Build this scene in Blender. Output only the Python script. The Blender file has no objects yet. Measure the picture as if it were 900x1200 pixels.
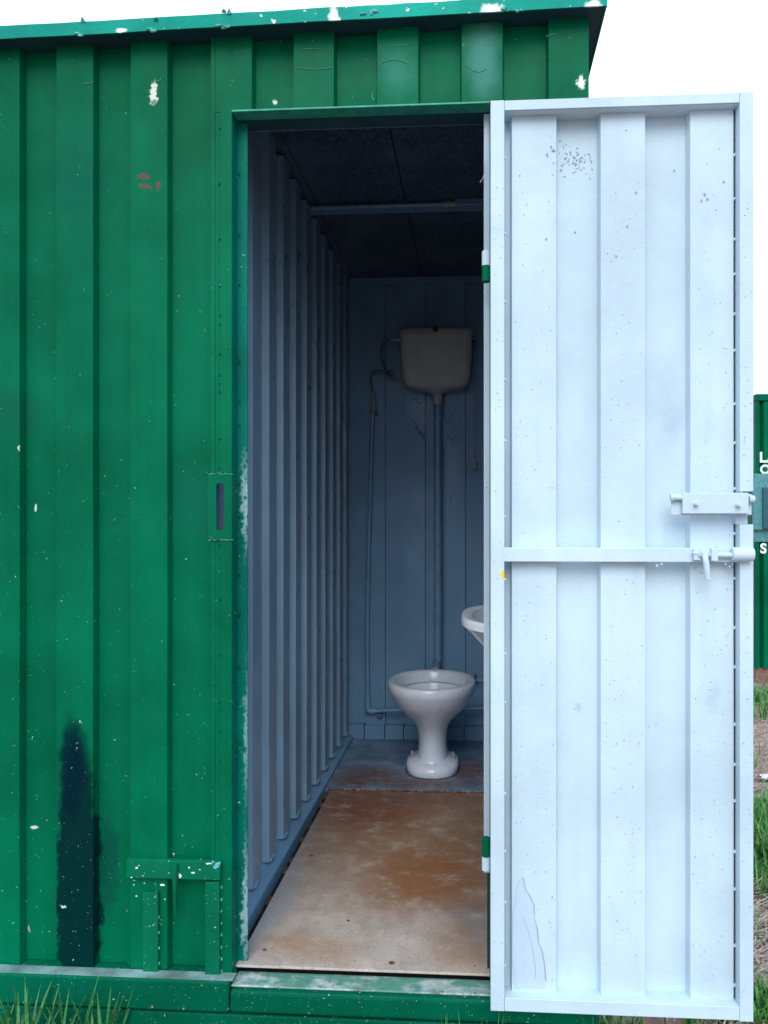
import bpy, math, random
from mathutils import Vector, Matrix, noise
random.seed(7)
S = bpy.context.scene
C = S.collection
R = math.radians

# ------------------------------------------------------------------ camera
F, CX, HY = 900.0, 501.0, 613.0          # focal length, principal column, horizon row of the 900x1200 photograph
TH = math.atan(0.0625)                   # the camera is turned this much to the left of the wall's normal
EYE, CAMY = 1.30, -1.78
cam = bpy.data.objects.new('camera', bpy.data.cameras.new('camera'))
C.objects.link(cam)
cam.location = (0, CAMY, EYE)
cam.rotation_euler = (R(90), 0, TH)
cam.data.sensor_fit = 'HORIZONTAL'
cam.data.sensor_width = 36
cam.data.lens = 36
cam.data.shift_x = -(CX - 450) / 900
cam.data.shift_y = (HY - 600) / 900
cam.data.clip_start = 0.05
cam.data.clip_end = 2000
S.camera = cam

# ------------------------------------------------------------------ sky, sun, exposure
SUN_EL, SUN_AZ = 38, 181                 # azimuth, clockwise from +y: behind the photographer, a little to the left
W = bpy.data.worlds.new('World')
S.world = W
W.use_nodes = True
wt = W.node_tree
bg = wt.nodes['Background']
sky = wt.nodes.new('ShaderNodeTexSky')
sky.sky_type = 'NISHITA'
sky.sun_disc = False
sky.sun_elevation = R(SUN_EL)
sky.sun_rotation = R(SUN_AZ)
mix = wt.nodes.new('ShaderNodeMix'); mix.data_type = 'RGBA'
mix.inputs[0].default_value = 0.88       # an overcast sky: cloud covers nearly all of it
tc = wt.nodes.new('ShaderNodeTexCoord'); sx_ = wt.nodes.new('ShaderNodeSeparateXYZ'); wt.links.new(tc.outputs['Generated'], sx_.inputs[0])
mr = wt.nodes.new('ShaderNodeMapRange'); wt.links.new(sx_.outputs[2], mr.inputs[0]); mr.inputs[1].default_value = 0.0; mr.inputs[2].default_value = 1.0
cl = wt.nodes.new('ShaderNodeMix'); cl.data_type = 'RGBA'; wt.links.new(mr.outputs[0], cl.inputs[0])
cl.inputs[6].default_value = (8.6, 10.4, 12.6, 1)     # cloud near the horizon
cl.inputs[7].default_value = (12.5, 16.0, 20.5, 1)    # an overcast sky is brightest overhead
wt.links.new(cl.outputs[2], mix.inputs[7])
wt.links.new(sky.outputs[0], mix.inputs[6])
wt.links.new(mix.outputs[2], bg.inputs[0])
bg.inputs[1].default_value = 0.10
sun = bpy.data.objects.new('sun', bpy.data.lights.new('sun', 'SUN'))
C.objects.link(sun)
sun.data.energy = 1.5
sun.data.angle = R(38)
sun.data.color = (1, 0.97, 0.92)
az, el = R(SUN_AZ), R(SUN_EL)
sun.rotation_euler = Vector((math.sin(az) * math.cos(el), math.cos(az) * math.cos(el), math.sin(el))).to_track_quat('Z', 'Y').to_euler()
sun.location = (-1, -4, 6)
S.view_settings.view_transform = 'Standard'
S.view_settings.look = 'None'
S.view_settings.exposure = 0.33
S.view_settings.gamma = 1
S.cycles.max_bounces = 10
S.cycles.diffuse_bounces = 6

# ------------------------------------------------------------------ measuring helpers (photograph position + real depth -> metres)
cth, sth = math.cos(TH), math.sin(TH)
def X(u, y):
    D = y - CAMY
    t = (u - CX) / F
    return D * (t * cth - sth) / (cth + t * sth)
def Z(v, u, y):
    x = X(u, y)
    return EYE + (HY - v) / F * (-x * sth + (y - CAMY) * cth)
def PX(u, v, y):
    return Vector((X(u, y), y, Z(v, u, y)))

# ------------------------------------------------------------------ materials
class NT:
    def __init__(s, name):
        s.m = bpy.data.materials.new(name); s.m.use_nodes = True
        s.t = s.m.node_tree; s.b = s.t.nodes['Principled BSDF']
        s.pos = s.t.nodes.new('ShaderNodeNewGeometry').outputs['Position']
    def n(s, typ, **k):
        nd = s.t.nodes.new(typ)
        for a, v in k.items(): setattr(nd, a, v)
        return nd
    def put(s, sock, v):
        if isinstance(v, bpy.types.NodeSocket): s.t.links.new(v, sock)
        elif v is not None: sock.default_value = v
    def math(s, op, a, b=None, c=None, clamp=False):
        nd = s.n('ShaderNodeMath', operation=op, use_clamp=clamp)
        s.put(nd.inputs[0], a); s.put(nd.inputs[1], b)
        if c is not None: s.put(nd.inputs[2], c)
        return nd.outputs[0]
    def noise(s, scale, detail=4, rough=.55, vec=None, dist=0, col=False):
        nd = s.n('ShaderNodeTexNoise')
        s.put(nd.inputs['Vector'], vec or s.pos)
        nd.inputs['Scale'].default_value = scale; nd.inputs['Detail'].default_value = detail
        nd.inputs['Roughness'].default_value = rough; nd.inputs['Distortion'].default_value = dist
        return nd.outputs['Color' if col else 'Fac']
    def vor(s, scale, vec=None):
        nd = s.n('ShaderNodeTexVoronoi')
        s.put(nd.inputs['Vector'], vec or s.pos); nd.inputs['Scale'].default_value = scale
        return nd.outputs['Distance'], nd.outputs['Color']
    def map(s, v, a, b, c=0., d=1., smooth=True):
        nd = s.n('ShaderNodeMapRange', interpolation_type='SMOOTHSTEP' if smooth else 'LINEAR')
        s.put(nd.inputs[0], v)
        for i, q in enumerate((a, b, c, d)): nd.inputs[i + 1].default_value = q
        return nd.outputs[0]
    def mix(s, f, a, b, mode='MIX'):
        nd = s.n('ShaderNodeMix', data_type='RGBA', blend_type=mode)
        s.put(nd.inputs[0], f); s.put(nd.inputs[6], col4(a)); s.put(nd.inputs[7], col4(b))
        return nd.outputs[2]
    def scaled(s, sx, sy, sz, vec=None):
        nd = s.n('ShaderNodeVectorMath', operation='MULTIPLY')
        s.put(nd.inputs[0], vec or s.pos); nd.inputs[1].default_value = (sx, sy, sz)
        return nd.outputs[0]
    def warp(s, amount, scale):
        a = s.n('ShaderNodeVectorMath', operation='SUBTRACT')
        s.put(a.inputs[0], s.noise(scale, 3, .6, col=True)); a.inputs[1].default_value = (.5, .5, .5)
        b = s.n('ShaderNodeVectorMath', operation='MULTIPLY_ADD')
        s.put(b.inputs[0], a.outputs[0]); b.inputs[1].default_value = (amount,) * 3; s.put(b.inputs[2], s.pos)
        return b.outputs[0]
    def sep(s, vec=None):
        nd = s.n('ShaderNodeSeparateXYZ'); s.put(nd.inputs[0], vec or s.pos); return nd.outputs
    def spot(s, c, r, edge=.35, amount=.02, scale=30, vec=None):
        """a stain of its own shape: centre c, radii r (metres)"""
        w = vec or s.warp(amount, scale)
        a = s.n('ShaderNodeVectorMath', operation='SUBTRACT'); s.put(a.inputs[0], w); a.inputs[1].default_value = tuple(c)
        b = s.n('ShaderNodeVectorMath', operation='DIVIDE'); s.put(b.inputs[0], a.outputs[0]); b.inputs[1].default_value = tuple(r)
        l = s.n('ShaderNodeVectorMath', operation='LENGTH'); s.put(l.inputs[0], b.outputs[0])
        return s.map(l.outputs['Value'], 1 - edge, 1 + edge, 1, 0)
    def bump(s, h, strength=.3, dist=.002):
        nd = s.n('ShaderNodeBump'); s.put(nd.inputs['Height'], h)
        nd.inputs['Strength'].default_value = strength; nd.inputs['Distance'].default_value = dist
        s.t.links.new(nd.outputs[0], s.b.inputs['Normal'])
    def done(s, color, rough=.5, metal=0, spec=None):
        s.put(s.b.inputs['Base Color'], col4(color)); s.put(s.b.inputs['Roughness'], rough)
        s.b.inputs['Metallic'].default_value = metal
        if spec is not None: s.b.inputs['Specular IOR Level'].default_value = spec
        return s.m
def col4(c):
    return tuple(c) + (1,) if isinstance(c, (tuple, list)) and len(c) == 3 else c

def paint(name, base, chip, dens_hi, dens_lo, dark=None, rough=.38, tone=.16, spots=(), under=None, relief=.25, streak=.5, fleck=120, speck_r=.21, spec=.05):
    """brushed gloss paint on steel: tone wander, vertical streaks, chips and drips whose density grows towards the ground"""
    s = NT(name)
    big = s.noise(2.3, 3, .6); fine = s.noise(45, 3, .6)
    st = s.noise(9, 4, .6, vec=s.scaled(3, 3, .25))
    dk = tuple(c * (1 - tone * 1.8) for c in base); lt = tuple(min(1, c * (1 + tone)) for c in base)
    col = s.mix(s.map(big, .3, .7), dk, lt)
    col = s.mix(s.math('MULTIPLY', s.map(st, .42, .75), streak), col, dk)
    col = s.mix(s.math('MULTIPLY', s.map(fine, .45, .8), .25), col, lt)
    for c, r, edge, amt, sc, scol, a in spots:
        col = s.mix(s.math('MULTIPLY', s.spot(c, r, edge, amt, sc), a), col, scol)
    zz = s.sep()[2]
    w = s.warp(.022, 110)
    masks = None
    for scale, off in ((fleck, .008), (fleck * 1.7, .002), (fleck * 3, -.004)):
        d, c = s.vor(scale, w)
        rnd = s.sep(c)
        thr = s.map(zz, .3, 1.9, 1 - dens_lo + off, 1 - dens_hi + off, smooth=False)
        on = s.math('GREATER_THAN', rnd[0], thr)
        rad = s.math('MULTIPLY_ADD', rnd[1], speck_r, .08)
        m = s.math('MULTIPLY', on, s.math('LESS_THAN', d, rad))
        masks = m if masks is None else s.math('MAXIMUM', masks, m)
    ccol = s.mix(s.map(s.noise(20), .35, .65), chip, under or chip)
    col = s.mix(masks, col, ccol)
    h = s.math('ADD', s.math('MULTIPLY', s.noise(260, 2, .5), .35), s.math('MULTIPLY', s.noise(12, 4, .6), .8))
    h = s.math('SUBTRACT', h, s.math('MULTIPLY', masks, .35))
    s.bump(h, relief, .003)
    return s.done(col, s.map(s.noise(7, 3), .3, .7, rough - .06, rough + .12), spec=spec)

G = (0.0, 0.130, 0.057)
WHITE_CHIP = (.72, .78, .72)
def sp(u, v, y, ru, rv, edge, amt, sc, col, a=1.):
    p = PX(u, v, y); k = (y - CAMY) / F
    return (p, (ru * k, .06, rv * k), edge, amt, sc, col, a)
green_spots = [
    sp(91, 1060, 0, 27, 205, .14, .06, 22, (.0, .016, .020), .93),
    sp(84, 900, 0, 14, 60, .35, .04, 30, (.0, .012, .022), .85),
    sp(128, 1010, .02, 10, 60, .5, .05, 30, (.002, .05, .04), .6),
    sp(180, 108, 0, 4, 13, .4, .05, 90, (.66, .68, .58), 1),
    sp(168, 206, 0, 7, 3.2, .3, .03, 60, (.18, .05, .05), .9),
    sp(170, 218, 0, 7, 3.2, .3, .03, 60, (.18, .05, .05), .8),
    sp(185, 218, 0, 2.6, 5, .3, .03, 60, (.18, .05, .05), .8),
    sp(681, 97, 0, 4, 8, .4, .03, 60, (.75, .78, .72), 1),
    sp(322, 120, .022, 2.4, 2.4, .4, .02, 60, (.6, .7, .62), 1),
    sp(566, 68, 0, 16, 40, .8, .05, 20, (.13, .36, .33), .45),
    sp(466, 85, 0, 18, 22, .8, .05, 20, (.05, .28, .22), .4),
    sp(90, 215, 0, 26, 55, .7, .08, 14, (.002, .10, .06), .55),
    sp(230, 590, .028, 30, 40, .6, .08, 14, (.004, .12, .075), .5),
    sp(15, 480, .0, 30, 25, .6, .08, 14, (.004, .09, .05), .6),
    sp(41, 595, .02, 1.5, 4, .3, .012, 60, (.6, .7, .62), .9), sp(22, 525, .0, 1, 3, .3, .012, 60, (.5, .65, .55), .9),
    sp(74, 1062, 0, 3, 1.5, .3, .02, 60, (.6, .7, .62), .9), sp(40, 970, .02, 5, 2, .3, .01, 60, (.6, .7, .62), .9),
    sp(28, 1094, 0, 1.5, 4, .3, .012, 60, (.45, .42, .3), .9),
]
M = {}
M['green'] = paint('green_gloss_paint', G, WHITE_CHIP, .002, .013, spots=green_spots, streak=.35, under=(.25, .55, .42), relief=.18)
M['green_worn'] = paint('green_worn_paint', (0.0, .108, .054), (.7, .78, .74), .01, .03, streak=.4, under=(.35, .3, .24), relief=.5, speck_r=.26)
M['green_jamb'] = paint('green_jamb_paint', (0.002, .15, .105), (.42, .62, .58), .01, .04, streak=.4, under=(.3, .5, .48), relief=.6, speck_r=.26,
    spots=[sp(288, 590, .04, 3.5, 45, .8, .05, 60, (.5, .68, .74), .5), sp(288, 1060, .04, 3, 60, .8, .05, 60, (.5, .68, .74), .5), sp(290, 860, .04, 3, 60, .8, .05, 60, (.4, .6, .66), .4)])
M['fascia'] = paint('green_eave_paint', (0.01, .34, .25), (.8, .82, .8), .03, .03, streak=.3, under=(.85, .85, .82), relief=1., fleck=42, speck_r=.36, tone=.2,
    spots=[sp(388, 9, -.07, 6, 14, .3, .03, 40, (.85, .86, .84), 1), sp(576, 2, -.07, 13, 9, .3, .04, 40, (.85, .86, .84), 1), sp(697, 2, -.07, 12, 10, .25, .03, 40, (.85, .86, .84), 1), sp(196, 31, -.07, 4, 3, .3, .02, 40, (.85, .86, .84), 1), sp(136, 28, -.07, 7, 3, .3, .02, 40, (.85, .86, .84), 1)])
M['white'] = paint('pale_door_paint', (.54, .655, .72), (.25, .35, .42), .004, .010, rough=.42, tone=.08, streak=.3, under=(.40, .46, .50), fleck=130, speck_r=.2, relief=.6, spots=[
    sp(672, 183, -.01, 26, 16, .9, .10, 60, (.3, .36, .42), .0),
    sp(775, 480, .01, 18, 45, .8, .06, 12, (.36, .44, .55), .75), sp(782, 505, .01, 12, 20, .7, .06, 25, (.36, .44, .55), .5), sp(836, 545, 0, 16, 20, .8, .06, 20, (.42, .50, .60), .5), sp(735, 975, 0, 14, 18, .8, .06, 20, (.42, .52, .62), .5), sp(740, 1137, 0, 6, 5, .5, .02, 30, (.40, .47, .50), .6), sp(830, 1010, .01, 16, 60, .9, .08, 12, (.44, .54, .62), .4), sp(675, 823, 0, 5, 5, .6, .03, 90, (.3, .36, .42), .7),
    sp(828, 810, -.01, 10, 26, .5, .05, 20, (.38, .44, .58), .75),
    sp(590.5, 673, -.09, 3.5, 6, .3, .01, 40, (.85, .52, .03), 1)])
def spatter_white():
    s = NT('scuffed_door_paint')
M['inner'] = paint('blue_grey_wall_paint', (.18, .34, .51), (.36, .48, .58), .004, .010, rough=.36, spec=.4, tone=.08, streak=.3, under=(.07, .08, .10), relief=.16, fleck=80)
M['inner_left'] = paint('pale_grey_blue_partition_paint', (.215, .335, .445), (.36, .46, .55), .001, .005, rough=.32, spec=.5, tone=.07, streak=.2, under=(.16, .20, .24), relief=.2, fleck=80)
M['inner_jamb'] = paint('pale_jamb_paint', (.50, .60, .68), (.2, .25, .3), .03, .03, rough=.5, tone=.08, relief=.5)

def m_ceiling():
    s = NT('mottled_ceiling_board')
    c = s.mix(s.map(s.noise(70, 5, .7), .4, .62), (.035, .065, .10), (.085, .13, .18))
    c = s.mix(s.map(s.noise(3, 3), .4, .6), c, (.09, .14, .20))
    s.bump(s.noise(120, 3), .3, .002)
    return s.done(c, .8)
M['ceiling'] = m_ceiling()

FLOOR = EYE - 1.055
def onfloor(v, z=FLOOR): return CAMY + (EYE - z) * F / (v - HY)
def fl(u, v, ru, rv):
    y = onfloor(v); return (X(u, y), y, FLOOR), (ru * (y - CAMY) / F, rv, 1)
def m_floor():
    s = NT('stained_floor_board')
    grain = s.noise(14, 5, .7, vec=s.scaled(1, .8, 1), dist=.3)
    fine = s.noise(160, 4, .7)
    c = s.mix(s.map(grain, .3, .7), (.42, .34, .275), (.55, .455, .375))
    w = s.warp(.16, 4)
    def lay(c, u, v, ru, rv, col, a, edge=.6):
        cc, rr = fl(u, v, ru, rv)
        return s.mix(s.math('MULTIPLY', s.spot(cc, rr, edge, vec=w), s.math('MULTIPLY', s.map(s.noise(13, 9, .74), .24, .55), a)), c, col)
    c = lay(c, 340, 985, 34, .42, (.34, .37, .41), .8, .5)
    c = lay(c, 315, 1060, 22, .35, (.38, .42, .47), .6, .6)
    c = lay(c, 555, 1075, 30, .14, (.20, .19, .19), .7, .6)
    c = lay(c, 500, 975, 150, .45, (.29, .145, .07), .9)
    c = lay(c, 505, 1030, 68, .20, (.30, .125, .045), 1)
    c = lay(c, 430, 945, 70, .22, (.22, .085, .04), 1)
    c = lay(c, 540, 1108, 38, .09, (.36, .21, .125), .8)
    c = lay(c, 360, 1115, 55, .07, (.40, .23, .13), .7)
    c = lay(c, 480, 935, 110, .07, (.20, .10, .06), .8)
    scr = s.noise(60, 2, .6, vec=s.scaled(.15, 1.6, 1), dist=1.2)
    c = s.mix(s.math('MULTIPLY', s.map(scr, .63, .70), .2), c, (.62, .56, .5))
    c = s.mix(s.math('MULTIPLY', s.map(fine, .50, .72), .55), c, (.15, .10, .07))
    d, cc = s.vor(26, s.warp(.01, 60)); rr = s.sep(cc)
    c = s.mix(s.math('MULTIPLY', s.math('GREATER_THAN', rr[0], .95), s.math('LESS_THAN', d, s.math('MULTIPLY', rr[1], .2))), c, (.05, .035, .03))
    s.bump(s.math('ADD', s.math('MULTIPLY', grain, .5), fine), .25, .002)
    return s.done(c, s.map(grain, .3, .7, .5, .75))
M['floor'] = m_floor()
def m_rear():
    s = NT('rusty_blue_floor_plate')
    c = s.mix(s.map(s.noise(9, 4), .35, .65), (.12, .19, .28), (.22, .32, .43))
    w = s.warp(.10, 7)
    for u, v, ru, rv, a in ((430, 913, 38, .13, 1), (495, 920, 45, .07, 1), (553, 905, 20, .15, .9), (410, 922, 22, .05, .8)):
        cc, rr = fl(u, v, ru, rv)
        c = s.mix(s.math('MULTIPLY', s.spot(cc, rr, .5, vec=w), s.math('MULTIPLY', s.map(s.noise(30, 5, .7), .25, .6), a)), c, (.17, .085, .05))
    c = s.mix(s.math('MULTIPLY', s.map(s.noise(60, 5, .7), .58, .7), .8), c, (.08, .05, .045))
    s.bump(s.noise(60, 4), .4, .003)
    return s.done(c, .5)
M['rear'] = m_rear()
def m_sill():
    s = NT('worn_sill_paint')
    worn = s.map(s.noise(10, 5, .7, vec=s.scaled(.6, 1, 1)), .47, .60)
    c = s.mix(s.map(s.noise(50, 4), .3, .7), (.30, .38, .35), (.48, .54, .51))
    c = s.mix(s.math('MULTIPLY', s.math('SUBTRACT', 1., worn), .8), c, (.02, .20, .12))
    c = s.mix(s.math('MULTIPLY', s.map(s.noise(24, 5, .75), .57, .64), .85), c, (.16, .12, .09))
    s.bump(s.noise(60, 5, .7), .5, .003)
    return s.done(c, .6)
M['sill'] = m_sill()
def simple(name, col, rough=.5, metal=0, var=.15, scale=20, bump=.2, dirt=None):
    s = NT(name)
    c = s.mix(s.map(s.noise(scale, 4), .3, .7), tuple(q * (1 - var) for q in col), tuple(min(1, q * (1 + var)) for q in col))
    if dirt: c = s.mix(s.math('MULTIPLY', s.map(s.noise(scale * 2.5, 5, .75), .55, .7), .7), c, dirt)
    s.bump(s.noise(scale * 6, 3), bump, .002)
    return s.done(c, rough, metal)
M['rust'] = simple('rust_crust', (.16, .07, .035), .9, 0, .4, 60, .8)
M['soffit'] = simple('soffit_shade_tone', (.006, .04, .06), .6)  # shade under the eave, put into the colour of the eave boards
M['grime'] = simple('greenish_ledge_grime', (.17, .28, .26), .7, 0, .4, 11, .6, (.01, .10, .06))
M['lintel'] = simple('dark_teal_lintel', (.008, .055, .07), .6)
M['lip'] = simple('bright_green_lip', (.02, .30, .20), .5, 0, .2, 30, .4)
M['bracket'] = paint('bracket_green_paint', (.002, .138, .066), (.7, .78, .74), .01, .03, relief=.6, speck_r=.22)
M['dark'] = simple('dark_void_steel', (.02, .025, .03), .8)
M['steel'] = simple('dull_steel', (.45, .47, .48), .45, .6, .2, 60, .4, (.2, .16, .12))
M['plastic'] = simple('old_cistern_plastic', (.46, .465, .43), .42, 0, .07, 14, .12, (.34, .34, .30))
M['pipe'] = simple('painted_pipe', (.18, .33, .48), .3, 0, .1, 30, .2)
M['hose'] = simple('grey_hose', (.13, .16, .19), .35, 0, .1, 30, .2)
M['fitting'] = simple('dull_fitting', (.32, .36, .38), .4, .2, .15, 60, .3)
M['porcelain'] = simple('white_porcelain', (.76, .76, .78), .12, 0, .02, 8, .02)
def m_toilet():
    s = NT('toilet_porcelain')
    c = s.mix(s.map(s.noise(7, 4), .3, .7), (.70, .75, .85), (.78, .82, .89))
    c = s.mix(s.math('MULTIPLY', s.map(s.noise(26, 6, .85), .56, .70), .6), c, (.36, .31, .27))
    return s.done(c, s.map(s.noise(20), .3, .7, .12, .25))
M['toilet'] = m_toilet()
M['grimy'] = simple('dirty_sealant', (.09, .085, .08), .8, 0, .4, 40, .5)
M['water'] = simple('still_water', (.20, .22, .22), .04, 0, .05, 5, 0)
M['teal'] = simple('brushed_teal_metal', (.07, .24, .25), .45, .2, .35, 90, .3, (.25, .45, .45))
M['teal_dark'] = simple('dark_teal_paint', (.01, .09, .11), .45)
M['letter'] = simple('white_stencil_paint', (.8, .82, .8), .6)
M['brick'] = simple('brown_plinth', (.22, .12, .09), .9, 0, .25, 30, .6)
M['paper'] = simple('crumpled_paper', (.78, .84, .84), .7, 0, .1, 40, .2, (.05, .35, .25))
M['patch'] = paint('bare_primer_patch', (.50, .60, .70), (.8, .85, .88), .01, .01, tone=.05, relief=.5, rough=.5)
M['flake'] = simple('peeled_paint_flake', (.10, .42, .38), .6, 0, .3, 60, .5)
M['flake2'] = simple('pale_green_scratch', (.10, .36, .27), .6, 0, .3, 60, .3)
M['chip'] = simple('white_paint_chip', (.78, .80, .76), .6, 0, .08, 60, .4)
M['scuff'] = simple('grey_scuff', (.27, .33, .40), .7, 0, .2, 90, .4)
M['wire'] = simple('pale_wire', (.5, .55, .58), .5)
def m_ground():
    s = NT('reddish_bare_soil')
    c = s.mix(s.map(s.noise(3, 5, .7), .35, .65), (.22, .13, .10), (.34, .22, .18))
    c = s.mix(s.math('MULTIPLY', s.map(s.noise(25, 6, .8), .5, .7), .7), c, (.12, .08, .06))
    c = s.mix(s.math('MULTIPLY', s.map(s.noise(1.1, 5, .7), .52, .6), .75), c, (.07, .10, .03))
    s.bump(s.noise(18, 6, .7), .8, .02)
    return s.done(c, .95)
M['ground'] = m_ground()
def m_blade(name, a, b):
    s = NT(name)
    c = s.mix(s.map(s.noise(35, 2), .35, .65), a, b)
    s.b.inputs['Transmission Weight'].default_value = 0
    return s.done(c, .55)
M['grass'] = m_blade('green_blade', (.045, .16, .02), (.10, .30, .05))
M['grass2'] = m_blade('dark_blade', (.02, .12, .03), (.05, .24, .06))
M['straw'] = m_blade('dry_straw', (.22, .16, .12), (.42, .34, .27))

# ------------------------------------------------------------------ mesh builder
class MB:
    def __init__(s): s.v = []; s.f = []
    def add(s, vs, fs):
        k = len(s.v); s.v += [tuple(v) for v in vs]; s.f += [tuple(i + k for i in f) for f in fs]; return s
    def box(s, x0, x1, y0, y1, z0, z1):
        vs = [(x, y, z) for z in (z0, z1) for y in (y0, y1) for x in (x0, x1)]
        return s.add(vs, [(0, 2, 3, 1), (4, 5, 7, 6), (0, 1, 5, 4), (2, 6, 7, 3), (0, 4, 6, 2), (1, 3, 7, 5)])
    def hexa(s, p):           # eight corners: bottom ring then top ring, counter-clockwise
        return s.add(p, [(3, 2, 1, 0), (4, 5, 6, 7), (0, 1, 5, 4), (1, 2, 6, 5), (2, 3, 7, 6), (3, 0, 4, 7)])
    def prism(s, pts, z0, z1):                     # polygon in xy, extruded in z (z0/z1 numbers or functions of x)
        n = len(pts); a = z0 if callable(z0) else (lambda x: z0); b = z1 if callable(z1) else (lambda x: z1)
        vs = [(x, y, a(x)) for x, y in pts] + [(x, y, b(x)) for x, y in pts]
        return s.add(vs, [tuple(reversed(range(n))), tuple(range(n, 2 * n))] + [(i, (i + 1) % n, n + (i + 1) % n, n + i) for i in range(n)])
    def plate(s, pts, y0, y1):                     # polygon in xz, extruded in y
        n = len(pts)
        vs = [(x, y0, z) for x, z in pts] + [(x, y1, z) for x, z in pts]
        return s.add(vs, [tuple(range(n)), tuple(reversed(range(n, 2 * n)))] + [(i, n + i, n + (i + 1) % n, (i + 1) % n) for i in range(n)])
    def sheet(s, prof, t, z0, z1, nz=1, wob=0):    # folded sheet: profile polyline of (x,y), thickness vector t, height z0..z1
        n = len(prof); vs = []; fs = []
        a = z0 if callable(z0) else (lambda x: z0); b = z1 if callable(z1) else (lambda x: z1)
        for side in (0, 1):
            for j in range(nz + 1):
                for i, (x, y) in enumerate(prof):
                    zb, zt = a(x), b(x); z = zb + (zt - zb) * j / nz
                    w = wob * (noise.noise(Vector((x * 3, y * 3, z * 2.2))) + .5 * noise.noise(Vector((x * 9, y * 9 + 5, z * 7)))) if wob else 0
                    ln = math.hypot(*t) or 1
                    vs.append((x + t[0] * side + w * t[0] / ln, y + t[1] * side + w * t[1] / ln, z))
        m = n * (nz + 1)
        q = lambda sd, j, i: sd * m + j * n + i
        for j in range(nz):
            for i in range(n - 1):
                fs.append((q(0, j, i), q(0, j, i + 1), q(0, j + 1, i + 1), q(0, j + 1, i)))
                fs.append((q(1, j, i), q(1, j + 1, i), q(1, j + 1, i + 1), q(1, j, i + 1)))
            fs.append((q(0, j, 0), q(0, j + 1, 0), q(1, j + 1, 0), q(1, j, 0)))
            fs.append((q(0, j, n - 1), q(1, j, n - 1), q(1, j + 1, n - 1), q(0, j + 1, n - 1)))
        for i in range(n - 1):
            fs.append((q(0, 0, i), q(1, 0, i), q(1, 0, i + 1), q(0, 0, i + 1)))
            fs.append((q(0, nz, i), q(0, nz, i + 1), q(1, nz, i + 1), q(1, nz, i)))
        return s.add(vs, fs)
    def loft(s, rings, cap0=True, cap1=True):
        n = len(rings[0]); vs = [p for r in rings for p in r]; fs = []
        for j in range(len(rings) - 1):
            for i in range(n):
                fs.append((j * n + i, j * n + (i + 1) % n, (j + 1) * n + (i + 1) % n, (j + 1) * n + i))
        if cap0: fs.append(tuple(reversed(range(n))))
        if cap1: fs.append(tuple(range((len(rings) - 1) * n, len(rings) * n)))
        return s.add(vs, fs)
    def tube(s, pts, r, n=12):
        pts = [Vector(p) for p in pts]; rings = []; up = None
        for i, p in enumerate(pts):
            d = (pts[min(i + 1, len(pts) - 1)] - pts[max(i - 1, 0)]).normalized()
            if up is None: up = Vector((0, 0, 1)) if abs(d.z) < .9 else Vector((0, 1, 0))
            a = (up - d * up.dot(d)).normalized(); up = a; b = d.cross(a)
            rr = r[i] if isinstance(r, (list, tuple)) else r
            rings.append([p + a * (rr * math.cos(2 * math.pi * k / n)) + b * (rr * math.sin(2 * math.pi * k / n)) for k in range(n)])
        return s.loft(rings)
    def blob(s, c, r, seed=0, k=.3):
        c = Vector(c); vs = []; fs = []; nu, nv = 8, 5
        for j in range(nv + 1):
            for i in range(nu):
                a, b = 2 * math.pi * i / nu, math.pi * j / nv
                d = Vector((math.sin(b) * math.cos(a), math.sin(b) * math.sin(a), math.cos(b)))
                q = 1 + k * noise.noise(d * 1.7 + Vector((seed * 3.1, seed, 0)))
                vs.append(c + Vector((d.x * r[0], d.y * r[1], d.z * r[2])) * q)
        for j in range(nv):
            for i in range(nu): fs.append((j * nu + i, (j + 1) * nu + i, (j + 1) * nu + (i + 1) % nu, j * nu + (i + 1) % nu))
        return s.add(vs, fs)
    def build(s, name, mat, parent=None, bevel=0, smooth=False, seg=2, **props):
        me = bpy.data.meshes.new(name); me.from_pydata(s.v, [], s.f); me.update()
        for m in (mat if isinstance(mat, list) else [mat]): me.materials.append(m)
        import bmesh
        bm = bmesh.new(); bm.from_mesh(me); bmesh.ops.remove_doubles(bm, verts=bm.verts, dist=1e-6); bmesh.ops.recalc_face_normals(bm, faces=bm.faces); bm.to_mesh(me); bm.free()
        o = bpy.data.objects.new(name, me); C.objects.link(o)
        if parent is not None:
            o.parent = parent
            if parent.type == 'EMPTY': o.location = -parent.location
        if smooth:
            for p in me.polygons: p.use_smooth = True
            try: me.set_sharp_from_angle(angle=R(40))
            except Exception: pass
        if bevel:
            md = o.modifiers.new('edge', 'BEVEL'); md.width = bevel; md.segments = seg; md.limit_method = 'ANGLE'; md.angle_limit = R(40)
        for k, v in props.items(): o[k] = v
        return o
def empty(name, loc, label, cat, group=None):
    o = bpy.data.objects.new(name, None); C.objects.link(o); o.location = loc; o['label'] = label; o['category'] = cat
    o.empty_display_size = .1
    if group: o['group'] = group
    return o
def smoothpath(pts, k=8):
    pts = [Vector(p) for p in pts]; out = []
    for i in range(len(pts) - 1):
        p0, p1, p2, p3 = pts[max(i - 1, 0)], pts[i], pts[i + 1], pts[min(i + 2, len(pts) - 1)]
        for j in range(k):
            t = j / k
            out.append(.5 * ((2 * p1) + (p2 - p0) * t + (2 * p0 - 5 * p1 + 4 * p2 - p3) * t * t + (3 * p1 - p0 - 3 * p2 + p3) * t ** 3))
    out.append(pts[-1]); return out

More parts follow.
